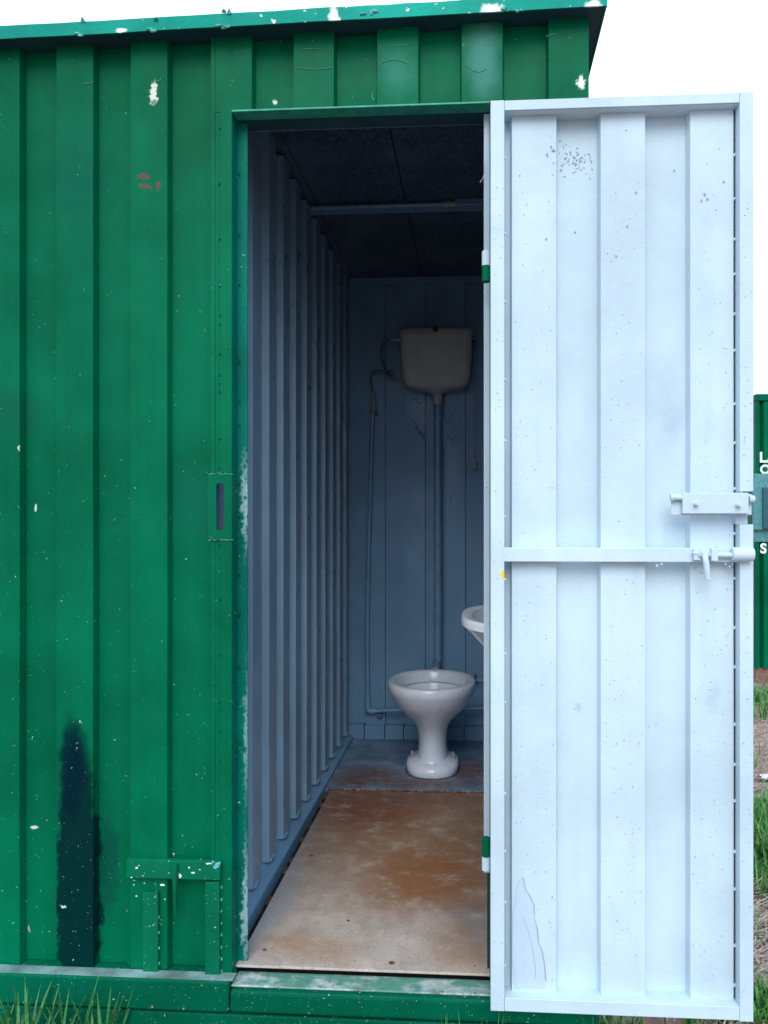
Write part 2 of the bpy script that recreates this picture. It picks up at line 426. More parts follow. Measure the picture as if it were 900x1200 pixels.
# ------------------------------------------------------------------ ground
g = MB(); N = 60
def gh(x, y):
    d = math.hypot(x, y)
    return 0.02 * noise.noise(Vector((x * .9, y * .9, 0))) if d < 14 else 0
def axis(a):
    return sorted(set([-a * 6 ** (k / 6) for k in range(13)] + [a * 6 ** (k / 6) for k in range(13)] + [a * k / 24 for k in range(-24, 25)]))
ax = axis(9.)
vs = [(x, y, gh(x, y)) for y in ax for x in ax]; n = len(ax)
g.add(vs, [(j * n + i, j * n + i + 1, (j + 1) * n + i + 1, (j + 1) * n + i) for j in range(n - 1) for i in range(n - 1)])
g.build('ground', M['ground'], smooth=True, kind='structure')

# ------------------------------------------------------------------ the cabin
cab = empty('toilet_cabin', (0, 0, 0), 'green corrugated steel toilet cabin filling the picture, its pale door standing open', 'cabin')
H = .022                                 # depth of the folds
XL = -2.35                               # far left end, outside the picture
XR = X(690, 0)
ZB = EYE - 1.060                         # top of the base beam
ZR0 = Z(8, 690, -.042)                   # underside of the eave at the right corner
ZR1 = Z(46, 0, -.042)
def eave(x):                             # the eave sags a little towards the left
    return ZR0 + (ZR1 - ZR0) * (XR - x) / (XR - X(0, -.042))
Z_LINT = Z(133, 275, 0)
XJ = X(252, 0)

# folded front sheet left of the door
def folds(edges, yr, h, run=.004):       # edges: list of (x0,x1) of raised flats, returns a profile
    p = []
    for a, b in edges:
        p += [(a - run, yr + h), (a, yr), (b, yr), (b + run, yr + h)]
    return p
left = []
for k in range(11, 0, -1):
    a = X(-22, 0) - .176 * k
    if a > XL: left.append((a, a + .088))
left += [(X(-22, 0), X(23, 0)), (X(66, 0), X(109, 0)), (X(153, 0), X(196, 0)), (X(247, 0), XJ)]
prof = folds(left, 0, H)[:-1]
prof = [(XL, H)] + prof
fw = MB().sheet(prof, (0, .0025), ZB + .0005, lambda x: eave(x) + .02, 26, .0016).build('front_wall', M['green'], cab, bevel=.0022, seg=2, smooth=True)
fw['label'] = 'green folded sheet wall left of the doorway'
head = [(XJ + .0006, 0), (X(295, 0), 0), (X(295, 0) + .004, H)]
for a, b in ((344, 391), (442, 490), (541, 589)):
    x0, x1 = X(a, 0), X(b, 0); head += [(x0 - .004, H), (x0, 0), (x1, 0), (x1 + .004, H)]
head += [(X(643, 0) - .004, H), (X(643, 0), 0), (XR, 0)]
MB().sheet(head, (0, .0025), lambda x: Z_LINT + .004, lambda x: eave(x) + .02, 4, .001).build('header_wall', M['green'], cab, bevel=.0022, smooth=True)
# lintel angle with its bright lip
MB().box(X(275, 0), XR - .004, .0035 + H, .085, Z_LINT, Z_LINT + .07)  .build('lintel', M['lintel'], cab, bevel=.001)
MB().box(X(272, -.006), X(574, -.006), -.010, .0305, Z_LINT - .001, Z_LINT + .0035).build('lintel_lip', M['lip'], cab, bevel=.001)
# strip of wall right of the doorway (behind the open door)
XO = X(574, 0)
MB().box(XO, XR, .010, .030, ZB + .0005, Z_LINT - .002).build('corner_post', M['green'], cab, bevel=.002)

# jamb: plates left of the doorway
xa, xb = X(258, 0), X(272, 0)
JT, JB = Z_LINT + .0036, Z(1154, 265, 0)
s0, s1 = Z(556, 260, 0), Z(632, 260, 0)
MB().box(xa, xb, -.0025, .0012 - .0016, s0 + .003, JT).build('jamb_plate', M['green'], cab, bevel=.0008)
MB().box(xa, xb, -.0025, .0012 - .0016, JB, s1 - .003).build('jamb_plate', M['green'], cab, bevel=.0008)
MB().box(xb - .0025, xb + .0005, .0005, .040, ZB + .003, JT + .012).build('jamb_return', M['green_jamb'], cab)
MB().box(XJ + .0004, xa - .0006, .0002, .003, s0 + .003, Z_LINT + .0036).build('jamb_strip', M['green'], cab, bevel=.0006)
MB().box(XJ + .0004, xa - .0006, .0002, .003, ZB + .0005, s1 - .003).build('jamb_strip', M['green'], cab, bevel=.0006)
# latch keeper plate with its slot
px0, px1 = X(245, 0), X(272.6, 0); hx0, hx1 = X(254.5, 0), X(263.5, 0); hz0, hz1 = Z(622, 259, 0), Z(566, 259, 0)
k = MB()
yk0, yk1 = -.0045, -.0028
def ring_plate(outer, inner, y0, y1):
    n = len(outer); b = MB()
    vs = [(x, y, z) for y in (y0, y1) for P in (outer, inner) for x, z in P]
    fs = []
    for i in range(n):
        j = (i + 1) % n
        fs += [(i, j, n + j, n + i), (2 * n + j, 2 * n + i, 3 * n + i, 3 * n + j), (i, 2 * n + i, 2 * n + j, j), (n + j, 3 * n + j, 3 * n + i, n + i)]
    return b.add(vs, fs)
def angpts(cx, cz, hw, hh, r, n=8):
    out = []
    for q, (sx, sz) in enumerate(((1, 1), (-1, 1), (-1, -1), (1, -1))):
        for i in range(n):
            a = math.pi / 2 * (q + i / (n - 1)); out.append((cx + sx * (hw - r) + r * math.cos(a), cz + sz * (hh - r) + r * math.sin(a)))
    return out
ring_plate(angpts((px0 + px1) / 2, (s0 + s1) / 2, (px1 - px0) / 2, (s0 - s1) / 2, .0008), angpts((hx0 + hx1) / 2, (hz0 + hz1) / 2, (hx1 - hx0) / 2, (hz1 - hz0) / 2, .0075), yk0 - .001, yk1).build('keeper_plate', M['green'], cab, bevel=.0004, label='green plate with a rounded vertical slot for the latch')
b = MB()
for zz_ in (s0 + .0012, s1 - .0012):
    rnd = random.Random(int(zz_ * 1000))
    for i in range(14):
        b.blob((px0 + .002 + (px1 - px0) * i / 13.5, -.004, zz_ + rnd.uniform(-.0014, .0014)), (.0032, .0015, rnd.uniform(.0005, .0013)), i, .6)
b.build('peeled_edge', M['flake2'], cab, kind='stuff')
# dark back of the slot, a short steel guide seen through it
MB().box(X(248, .05), X(256.5, .05), .045, .048, hz0 - .03, hz1 + .03).build('slot_guide', M['pipe'], cab)
# door stop angle
MB().box(X(276.5, .04), X(290, .04), .040, .046, ZB + .004, Z_LINT - .001).build('door_stop', M['green_jamb'], cab, bevel=.001, label='green door stop with pale overspray along its edge')
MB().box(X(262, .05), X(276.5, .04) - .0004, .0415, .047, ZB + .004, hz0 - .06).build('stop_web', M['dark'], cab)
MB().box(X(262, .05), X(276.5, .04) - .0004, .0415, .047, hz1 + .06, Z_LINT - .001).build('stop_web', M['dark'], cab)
MB().box(X(567, .04), X(577, .04), .036, .042, Z(1022, 570, .04), Z_LINT - .001).build('door_stop', M['inner_jamb'], cab, bevel=.001, label='pale door stop on the hinge side')
MB().box(X(571, .05), XR - .01, .044, .060, ZB + .004, Z_LINT - .001).build('hinge_post', M['dark'], cab)
# weld beads down the jamb
b = MB(); rnd = random.Random(3)
z = JB + .01
while z < JT:
    if not (s1 - .01 < z < s0 + .01): b.blob((xa + rnd.uniform(-.001, .001), -.003, z), (.0026, .0022, rnd.uniform(.002, .005)), z, .5)
    z += rnd.choice([.05, .07, .11, .13, .02])
z = ZB + .05
while z < JT:
    b.blob((xb + .006, .036, z), (.002, .002, rnd.uniform(.002, .006)), z, .5); z += rnd.uniform(.05, .2)
b.build('weld_bead', M['green_worn'], cab, kind='stuff', smooth=True)

# base beam, sill and skid
yb = -.038
BZ = Z(1181, 100, yb)
XS = X(268, yb)
MB().prism([(XL, yb), (XS, yb), (XS, .030), (XL, .030)], BZ, ZB - .0005).build('base_beam', M['green_worn'], cab, bevel=.006, seg=3, label='scuffed green base beam under the folded wall')
MB().prism([(XS + .0012, yb), (XR + .02, yb), (XR + .02, .03), (XS + .0012, .03)], BZ, ZB - .020).build('base_beam', M['green_worn'], cab, bevel=.009, seg=3)
MB().prism([(XS + .0015, yb + .013), (XR + .018, yb + .013), (XR + .018, .032), (XS + .0015, .032)], ZB - .0195, ZB - .0145).build('sill', M['sill'], cab, bevel=.002, label='worn grey sill under the doorway')
MB().box(XL + .1, X(272, yb), yb + .004, -.004, ZB - .0003, ZB + .0012).build('ledge_dust', M['grime'], cab)
MB().prism([(XL, yb + .008), (XR + .015, yb + .008), (XR + .015, .10), (XL, .10)], .03, BZ - .007).build('skid', M['green_worn'], cab, bevel=.004, label='lower green skid beam near the ground')
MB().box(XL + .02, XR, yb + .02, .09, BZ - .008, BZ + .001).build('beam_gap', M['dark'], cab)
MB().box(XL, XL + .12, .10, 2.0, .0, BZ - .01).build('foot', M['green_worn'], cab)
MB().box(XR - .12, XR, .10, 2.0, .0, BZ - .01).build('foot', M['green_worn'], cab)
b = MB(); c = PX(266, 1159, -.02)
for i in range(9): b.blob(c + Vector((random.uniform(-.008, .008), random.uniform(-.004, .004), random.uniform(-.008, .006))), (.006, .005, .006), i, .7)
b.build('rust_lump', M['rust'], cab, smooth=True)

# roof with a turned-down lip
yf = -.042; xr = X(710, yf)
lip = .030
n = 60; vs = []; fs = []
rf = MB()
pts = []
for i in range(n + 1):
    x = XL - .05 + (xr - XL + .05) * i / n
    w = .0018 * noise.noise(Vector((x * 14, 0, 3))) + .003 * noise.noise(Vector((x * 4, 5, 3)))
    z = eave(x) + w
    pts.append((x, yf - .0015 + w * .8, z, z + lip + .002 * noise.noise(Vector((x * 22, 9, 1)))))
for x, y, z0, z1 in pts: vs += [(x, y, z0), (x, y, z1), (x, y + .003, z1), (x, y + .003, z0)]
for i in range(n):
    for q in range(4): fs.append((i * 4 + q, (i + 1) * 4 + q, (i + 1) * 4 + (q + 1) % 4, i * 4 + (q + 1) % 4))
fs += [(0, 1, 2, 3), (n * 4 + 3, n * 4 + 2, n * 4 + 1, n * 4)]
rf.add(vs, fs).build('roof_lip', M['fascia'], cab, smooth=True, label='light green eave lip with flaking white patches')
eN = lambda x: eave(x)
def slab(x0, x1, y0, y1, dz0, dz1):
    return MB().hexa([(x0, y0, eN(x0) + dz0), (x1, y0, eN(x1) + dz0), (x1, y1, eN(x1) + dz0), (x0, y1, eN(x0) + dz0), (x0, y0, eN(x0) + dz1), (x1, y0, eN(x1) + dz1), (x1, y1, eN(x1) + dz1), (x0, y1, eN(x0) + dz1)])
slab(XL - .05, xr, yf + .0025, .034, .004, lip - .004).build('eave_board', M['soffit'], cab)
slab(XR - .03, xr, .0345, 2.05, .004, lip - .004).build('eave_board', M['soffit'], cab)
slab(XL - .05, XR - .031, .0345, .038, .006, .072).build('roof_kerb', M['green_worn'], cab)
slab(XR - .034, XR - .0315, .0385, 2.05, .006, .072).build('roof_kerb', M['green_worn'], cab)
slab(XL - .05, XR - .0345, .0385, 2.05, .058, .070).build('roof', M['green_worn'], cab)
slab(xr + .0005, xr + .003, yf - .001, 2.05, .001, lip).build('roof_lip', M['fascia'], cab)
b = MB(); rnd = random.Random(11)
for u, v, hgt in ((97, 36, .011), (268, 26, .009), (182, 33, .003), (430, 8, .008), (262, 24, .004)):
    p = PX(u, v - 9, yf - .002)
    b.add([p + Vector((-.006, -.001, 0)), p + Vector((.008, -.003, .001)), p + Vector((.003 + rnd.uniform(-.004, .004), -.009, hgt)), p + Vector((.004, .003, .001))], [(0, 1, 2), (1, 3, 2), (3, 0, 2), (0, 3, 1)])
for u, v in ((90, 39), (95, 41), (255, 30), (262, 33), (266, 31), (435, 15), (440, 13), (425, 16), (600, 11), (606, 13), (612, 12), (590, 10), (180, 36), (176, 34)):
    p = PX(u, v, yf - .003); b.blob(p, (rnd.uniform(.004, .010), .003, rnd.uniform(.002, .004)), u, .8)
b.build('peeling_flakes', M['flake'], cab, kind='stuff')

# cabin shell out of sight: left end, back, right end
MB().sheet([(XL + .002, H + .01 + .19 * i / 2 + (0 if i % 2 else .0)) if False else (XL + (.0 if (i // 2) % 2 else .028), .04 + .095 * ((i + 1) // 2)) for i in range(40)], (.0025, 0), BZ, lambda x: eave(x) + .01).build('end_wall', M['green'], cab)
MB().sheet([(XL + .095 * ((i + 1) // 2), 2.0 + (.0 if (i // 2) % 2 else .028)) for i in range(54)], (0, .0025), BZ, lambda x: eave(x) + .01).build('rear_wall', M['green'], cab)
MB().sheet([(XR - (.0 if (i // 2) % 2 else .020) - .003, .03 + .095 * ((i + 1) // 2)) for i in range(41)], (.0025, 0), BZ, lambda x: eave(x) + .01).build('end_wall', M['green'], cab)

# ------------------------------------------------------------------ interior of the cabin
HI = .021
YBK = onfloor(868)                      # back wall
XW = X(405, YBK)                        # left partition
XRW = XR - .045                         # right wall inside
ZC = Z(325, 470, YBK)                   # ceiling
# left partition: folded sheet, folds run along y
pr = [(XW, .03)]
y = .13
while y + .09 < YBK:
    pr += [(XW, y), (XW + HI, y + .003), (XW + HI, y + .080), (XW, y + .083)]; y += .170
pr += [(XW, YBK + .03)]
MB().sheet(pr, (-.0025, 0), FLOOR + .045, ZC - .02, 10, .0012).build('left_partition', M['inner_left'], cab, bevel=.002, smooth=True, label='blue grey folded partition on the left inside')
# kerb angle along the partition
MB().hexa([(XW - .01, .047, FLOOR - .03), (XW + .038, .047, FLOOR - .03), (XW + .038, YBK, FLOOR - .03), (XW - .01, YBK, FLOOR - .03),
           (XW - .01, .047, FLOOR + .052), (XW + .038, .047, FLOOR + .014), (XW + .038, YBK, FLOOR + .014), (XW - .01, YBK, FLOOR + .052)]).build('kerb_angle', M['inner'], cab, bevel=.002)
y = .13
while y + .09 < YBK:
    MB().blob((XW + .018, y + .042, FLOOR + .046), (.010, .036, .009), y, .2).build('fold_end', M['inner'], cab, smooth=True); y += .170

# right wall
pr = [(XRW, .07)]; y = .15
while y + .09 < YBK:
    pr += [(XRW, y), (XRW - HI, y + .006), (XRW - HI, y + .078), (XRW, y + .084)]; y += .170
pr += [(XRW, YBK + .03)]
MB().sheet(pr, (.0025, 0), FLOOR - .02, ZC - .001, 1).build('right_partition', M['inner'], cab, bevel=.002)
MB().box(XW - .02, X(276, .05), .052, .056, FLOOR - .02, Z(680, 270, .05)).build('front_lining', M['inner'], cab)
MB().box(XW - .02, X(276, .05), .052, .056, Z(500, 270, .05), ZC).build('front_lining', M['inner'], cab)
MB().box(X(276, .05) + .001, XRW, .086, .090, Z_LINT + .002, ZC).build('header_lining', M['inner'], cab)
# back wall
be = [(429, 451), (475, 498), (522.6, 545), (569, 591), (615, 637)]
hb = .030
pr = [(XW, YBK + hb)]
pr = [(XW - .01, YBK + hb)] + [(XW, YBK + hb)]
for a, b_ in be:
    x0, x1 = X(a, YBK), X(b_, YBK)
    if x0 < XRW: pr += [(x0 - .001, YBK + hb), (x0, YBK), (min(x1, XRW + .02), YBK), (min(x1, XRW + .02) + .001, YBK + hb)]
MB().sheet(pr, (0, .0025), FLOOR + .07, ZC - .03, 14, .0012).build('back_wall', M['inner'], cab, bevel=.003, smooth=True, label='blue grey folded back wall behind the toilet')
MB().box(XW, XRW, YBK - .0025, YBK + .02, ZC - .034, ZC - .0005).build('top_strip', M['inner'], cab, bevel=.001)
x = XW + .002
bl = [405, 427, 451, 473, 497, 521, 544, 567, 590]
for i in range(len(bl) - 1):
    x0, x1 = X(bl[i], YBK) + .0015, X(bl[i + 1], YBK) - .0015
    dd = .002 if i % 2 else 0
    if x0 < XRW: MB().box(x0, min(x1, XRW), YBK - .006 - dd, YBK + .03, FLOOR + .0005, FLOOR + .071 - dd).build('skirting_block', M['inner'], cab, bevel=.003)
MB().box(XW, XRW, YBK + .0405, YBK + .0445, FLOOR, ZC).build('wall_backing', M['dark'], cab)
# scribbled scratches under the cistern
b = MB(); rnd = random.Random(44)
for u, v, n_, du, dv in ((485, 468, 7, 9, 5), (483, 492, 9, 14, 22), (493, 505, 6, 5, 12), (524, 512, 8, 8, 5), (523, 500, 3, 9, -18), (528, 588, 3, 5, -12), (486, 497, 5, 7, 15)):
    pp = [PX(u + du * i / n_ + rnd.uniform(-1.2, 1.2), v + dv * i / n_ + rnd.uniform(-3, 3), YBK - .0012) for i in range(n_ + 1)]
    b.tube(pp, .0011, 5)
b.build('scratch_marks', M['dark'], cab, kind='stuff')
# ceiling panels
yc0, ycm = .091, CAMY + (ZC - EYE) * F / (HY - 240)
xs = [XW - .03, X(327, CAMY + (ZC - EYE) * F / (HY - 145)), X(455, CAMY + (ZC - EYE) * F / (HY - 140))]
xs.append(2 * xs[2] - xs[1]); xs.append(XRW + .02)
for i in range(4):
    for a, c in ((yc0, ycm), (ycm, YBK + .02)):
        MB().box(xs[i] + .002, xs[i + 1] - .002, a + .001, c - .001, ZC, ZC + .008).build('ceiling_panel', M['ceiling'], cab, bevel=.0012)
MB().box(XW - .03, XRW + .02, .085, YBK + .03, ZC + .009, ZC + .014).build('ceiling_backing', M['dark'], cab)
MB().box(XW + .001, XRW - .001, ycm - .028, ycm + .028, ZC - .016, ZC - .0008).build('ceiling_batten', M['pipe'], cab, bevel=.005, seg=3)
# floor
XF = XW + .062
MB().box(XW - .02, XRW + .02, .033, YBK + .03, FLOOR - .05, FLOOR - .035).build('subfloor', M['dark'], cab)
yfb = onfloor(929)
MB().box(XF, XRW - .002, .022, yfb, FLOOR - .006, FLOOR).build('floor_board', M['floor'], cab, bevel=.0015, label='rust stained floor board just inside the doorway')
MB().box(XW + .039, XRW - .001, yfb + .007, YBK + .03, FLOOR - .030, FLOOR + .0045).build('rear_floor_plate', M['rear'], cab, bevel=.003, label='blue floor plate with brown rust patches under the toilet')
b = MB(); rnd = random.Random(5); x = XF
while x < XRW - .02:
    b.blob((x, yfb + .004 + rnd.uniform(-.003, .003), FLOOR + .001), (rnd.uniform(.004, .016), rnd.uniform(.002, .006), .004), x * 9, .8); x += rnd.uniform(.008, .024)
b.build('rust_seam', M['rust'], cab, kind='stuff', smooth=True)
b = MB(); y = .35
while y < yfb - .05:
    b.blob((XF - .007, y, FLOOR - .008), (.006, rnd.uniform(.01, .03), .005), y * 7, .8); y += rnd.uniform(.03, .25)
b.blob((XF - .006, yfb - .05, FLOOR - .003), (.007, .05, .006), 3, .8)
b.build('rust_crumbs', M['rust'], cab, kind='stuff', smooth=True)
for u, v in ((459, 1131), (365, 1007), (310, 1121), (494, 941), (408, 1083)):
    y = onfloor(v); r_ = (.0065, .0065, .0045, .004, .004)[((459, 1131), (365, 1007), (310, 1121), (494, 941), (408, 1083)).index((u, v))]
    MB().loft([[(X(u, y) + r_ * q * math.cos(a * math.pi / 5), y + r_ * q * math.sin(a * math.pi / 5), FLOOR + h_) for a in range(10)] for q, h_ in ((1.2, .0001), (1, .0014), (.6, .0018), (.5, .0008))]).build('floor_screw', M['rust'], cab)

b = MB(); rnd = random.Random(9)
for u, v, ru, rv, a0, a1, yy in ((368, 78, 22, 3, 0, 3, 0), (462, 78, 18, 8, 3.3, 6, 0), (470, 50, 10, 3, 0, 2, 0), (366, 60, 14, 3, 3.4, 5.5, 0), (560, 62, 16, 22, 1, 2.6, 0), (440, 112, 4, 6, 2, 4, 0), (100, 95, 10, 3, 0, 2, 0), (180, 92, 8, 4, 0, 2, 0), (650, 45, 12, 5, 3.6, 5, 0)):
    b.tube([PX(u + ru * math.cos(a0 + (a1 - a0) * i / 9) + rnd.uniform(-.5, .5), v + rv * math.sin(a0 + (a1 - a0) * i / 9) + rnd.uniform(-.5, .5), yy - .0012) for i in range(10)], .0007, 4)
b.build('scratch_marks', M['flake2'], cab, kind='stuff')
# bracket welded on the wall, lower left of the doorway
yk = -.004
def quad(u0, v0, u1, v1, y, t, skew=0):
    b = MB(); p = [(u0, v1), (u1, v1 + skew), (u1, v0 + skew), (u0, v0)]
    P = [PX(u, v, y) for u, v in p]
    return b.plate([(q.x, q.z) for q in P], y, y + t)
quad(148, 1007, 258, 1029, -.016, .0155, 3).build('bracket_bar', M['bracket'], cab, bevel=.002, label='short horizontal bar with white paint splashes')
quad(167, 1046, 185, 1162, -.0115, .0112).build('bracket_strap', M['bracket'], cab, bevel=.0015)
quad(240, 1034, 257, 1166, -.0145, .0125).build('bracket_strap', M['bracket'], cab, bevel=.0015)
MB().tube([PX(205, 1012, -.020), PX(205, 1030, -.021), PX(205, 1048, -.010), PX(206, 1072, -.001)], [.007, .0065, .005, .003], 10).build('bracket_pin', M['bracket'], cab, smooth=True)
b = MB(); rnd = random.Random(21)
for i in range(24):
    u, v = rnd.uniform(150, 256), rnd.gauss(1031, 9)
    on = 1008 < v < 1030
    w_, h_ = rnd.uniform(.0006, .0026), rnd.uniform(.0006, .0016)
    if not on and not (153 < u < 197): continue
    b.blob(PX(u, v, -.0165 if on else -.0008), (w_, .0009, h_), i, .9)
for u, v, w_, h_ in ((211, 1026, .006, .008), (226, 1023, .008, .0035), (160, 1017, .005, .004), (190, 1037, .01, .003), (245, 1012, .012, .003), (205, 1014, .007, .004)):
    b.blob(PX(u, v, -.0165), (w_ * .6, .0012, h_ * .6), u, .9)
b.build('paint_splash', M['chip'], cab, kind='stuff')
b = MB()
for i in range(10): b.blob(PX(252 + random.uniform(-3, 7), 1013 + random.uniform(-3, 6), -.017), (.004, .002, .003), i, .8)
for v in range(1040, 1160, 14): b.blob(PX(259.5, v, -.004), (.002, .003, .004), v, .6)
for v in range(1075, 1130, 18): b.blob(PX(186.5, v, -.006), (.002, .003, .004), v, .6)
b.build('weld_bead', M['flake'], cab, kind='stuff', smooth=True)

# ------------------------------------------------------------------ the open door (a part of the cabin; its pieces are sub-parts)
yD = -.096                              # front of the door frame
yS = yD + .026                          # raised flats of the door sheet
Hd = .024
DT, DB = Z(117, 600, yD), Z(1185, 585, yD)
xl, xr_ = X(575, yD), X(883, yD)
wf = X(591, yD) - xl
iz1 = DT - .022; iz0 = Z(1170, 600, yD)
de = [(X(600, yS), X(652, yS)), (X(704, yS), X(756, yS)), (X(809, yS), X(859.6, yS))]
pr = [(xl + wf - .012, yS + Hd)]
for a, b_ in de: pr += [(a - .004, yS + Hd), (a, yS), (b_, yS), (b_ + .004, yS + Hd)]
pr = pr[:-1]
door = MB().sheet(pr, (0, .002), iz0 - .01, iz1 + .008, 30, .0014).build('door', M['white'], cab, bevel=.0022, smooth=True, label='pale blue white folded sheet door, open flat against the wall')
MB().box(xl, xl + wf, yD, yD + .003, DB, DT).build('stile', M['white'], door, bevel=.001)
MB().box(xl, xl + .003, yD + .0034, yD + .044, DB, DT).build('stile_return', M['white'], door)
MB().box(xl + .0034, xl + wf, yS + Hd + .003, yS + Hd + .006, DB + .005, DT - .005).build('stile_back', M['white'], door)
nz0, nz1 = Z(614.5, 870, yD), Z(576, 870, yD)
xs0 = X(867, yD)
MB().box(xs0, xr_, yD, yD + .003, DB - .002, nz0).build('stile', M['white'], door, bevel=.001)
MB().box(xs0, xr_, yD, yD + .003, nz1, DT).build('stile', M['white'], door, bevel=.001)
MB().box(xs0, xs0 + .003, yD + .0034, yS + Hd + .004, DB, nz0).build('stile_return', M['white'], door)
MB().box(xs0, xs0 + .003, yD + .0034, yS + Hd + .004, nz1, DT - .001).build('stile_return', M['white'], door)
MB().box(X(857, yS), xr_ - .004, yS + Hd + .005, yS + Hd + .007, DB, DT).build('stile_back', M['steel'], door)
MB().box(xl + wf + .0005, xs0 - .0005, yD + .0005, yD + .0035, DT - .022, DT - .0005).build('rail', M['white'], door, bevel=.001)
MB().box(xl + wf + .0005, xs0 - .0005, yD + .004, yS + Hd + .004, DT - .0225, DT - .0195).build('rail', M['white'], door)
MB().box(xl + wf + .0005, xs0 - .0005, yD - .0003, yD + .003, DB + .0005, iz0).build('rail', M['white'], door, bevel=.001)
MB().box(xl + wf + .0005, xs0 - .0005, yD + .0034, yS + Hd + .004, iz0 - .0035, iz0 - .0005).build('rail', M['white'], door)
m1, m0 = Z(642, 700, yD), Z(658.5, 700, yD)
MB().box(xl + wf - .0015, xs0 + .002, yD - .0015, yD + .026, m0, m1).build('middle_rail', M['white'], door, bevel=.0015)
# weld beads and dark joint along the right stile
b = MB(); rnd = random.Random(8); z = DB + .06
xg = X(861, yS)
while z < DT - .05:
    b.blob((xg, yS + .001, z), (.0032, .004, .004), z, .4); z += rnd.uniform(.075, .125)
z = DB + .1
while z < DT - .05:
    b.blob((xl + wf + .002, yD + .003, z), (.0022, .003, .0035), z, .4); z += rnd.uniform(.1, .2)
for u, v in ((596, 646), (600, 650), (594, 655), (855, 664), (850, 661), (858, 661), (840, 640), (770, 663), (775, 661)):
    b.blob(PX(u, v, yD + .003), (.003, .003, .0025), u, .6)
b.build('weld_bead', M['white'], door, kind='stuff', smooth=True)
MB().box(de[2][1] + .0004, xs0 - .0005, yS + .006, yS + Hd + .0035, iz0 + .0005, iz1 - .001).build('joint_strip', M['dark'], door)
# bare primer patch low on the first fold
po = [(604, 1158), (600, 1120), (601, 1070), (607, 1035), (612, 1027), (614, 1040), (620, 1050), (625, 1060), (626, 1075), (629, 1088), (630, 1103), (634, 1112), (637, 1128), (639, 1150), (637, 1158), (620, 1156)]
P = [PX(u, v, yS) for u, v in po]
MB().plate([(q.x, q.z) for q in P], yS - .0022, yS - .0002).build('primer_patch', M['patch'], door, bevel=.0006, label='grey patch of bare primer in the lower corner')
b = MB()
crack = [(613, 1028), (616, 1042), (621, 1050), (626, 1060), (626, 1076), (630, 1090), (631, 1104), (635, 1113), (638, 1129), (640, 1150)]
b.tube([PX(u, v, yS - .002) for u, v in crack], .0006, 5)
b.tube([PX(u, v, yS - .0022) for u, v in ((614, 1076), (620, 1095), (624, 1110), (627, 1130), (628, 1148))], .0005, 5)
b.build('paint_crack', M['scuff'], door)
# scuffs near the top
b = MB(); rnd = random.Random(31)
def chip(u, v, y, w_, h_, i):
    c = PX(u, v, y); n_ = 7; pts = []
    for k_ in range(n_):
        a = 2 * math.pi * k_ / n_; q = rnd.uniform(.45, 1.2); pts.append((c.x + w_ * q * math.cos(a), c.z + h_ * q * math.sin(a)))
    b.plate(pts, y - .0012, y - .0002)
for i in range(70):
    u = rnd.gauss(672, 15); v = rnd.gauss(188, 9)
    if not 638 < u < 697: continue
    y = yS if u < 652 or u > 704 else yS + Hd
    if 650 < u < 655: continue
    chip(u, v, y, rnd.uniform(.0008, .0026), rnd.uniform(.0008, .0028), i)
for u, v in ((646, 172), (641, 181), (648, 176), (826, 228), (829, 233), (822, 235), (790, 200), (745, 226), (674, 272), (848, 213), (640, 280), (722, 300), (735, 265)):
    y = yS if any(X(q0, yS) < X(u, yS) < X(q1, yS) for q0, q1 in ((600, 652), (704, 756), (809, 860))) else yS + Hd
    chip(u, v, y, .0025, .003, u)
for i in range(330):
    u = rnd.choice([rnd.uniform(604, 650), rnd.uniform(708, 753), rnd.uniform(812, 855)]); v = 150 + 1000 * rnd.random() ** .7
    if 638 < v < 662 or 574 < v < 606: continue
    chip(u, v, yS, rnd.uniform(.0004, .0014), rnd.uniform(.0005, .0022) , i)
for i in range(40):
    chip(rnd.uniform(577, 590), rnd.uniform(130, 1175), yD, rnd.uniform(.0005, .0015), rnd.uniform(.0005, .0018), i)
    chip(rnd.uniform(869, 881), rnd.choice([rnd.uniform(130, 570), rnd.uniform(665, 1180)]), yD, rnd.uniform(.0005, .0015), rnd.uniform(.0005, .0018), i)
b.build('scuff_marks', M['scuff'], door, kind='stuff')
# upper latch: backing, cover plate, bolt heads, rod
def boxp(u0, v0, u1, v1, y0, y1):
    a, c = PX(u0, v1, y0), PX(u1, v0, y0); return MB().box(a.x, c.x, y0, y1, a.z, c.z)
boxp(786.5, 579, 881, 603.5, yD - .004, yD - .0003).build('latch_backing', M['white'], door, bevel=.001)
boxp(800, 577.5, 877.5, 602, yD - .018, yD - .0045).build('latch_plate', M['white'], door, bevel=.0015, label='upper latch cover plate with two hex bolts')
for u, v in ((815, 590.5), (864.5, 592)):
    c = PX(u, v, yD - .018)
    MB().add(*(lambda r_: ([(c.x + r_ * math.cos(k * math.pi / 3 + .3), yy, c.z + r_ * math.sin(k * math.pi / 3 + .3)) for yy in (c.y - .008, c.y - .0002) for k in range(6)],
        [tuple(range(6)), tuple(reversed(range(6, 12)))] + [(i, 6 + i, 6 + (i + 1) % 6, (i + 1) % 6) for i in range(6)]))(.0055)).build('bolt_head', M['white'], door, bevel=.0008)
    MB().tube([c + Vector((.0005, -.0082, 0)), c + Vector((.0005, -.014, 0))], .0033, 8).build('bolt_tip', M['white'], door)
p = PX(786, 583, yD - .012)
MB().tube([p, PX(799.5, 583, yD - .012)], .0065, 12).build('latch_rod', M['white'], door, smooth=True)
MB().tube([p + Vector((-.001, 0, 0)), p + Vector((.007, 0, 0))], .0085, 8).build('rod_nut', M['white'], door, bevel=.001)
MB().tube([PX(877.9, 585, yD - .012), PX(884, 585, yD - .012)], .008, 12).build('rod_nut', M['white'], door, bevel=.001, smooth=True)
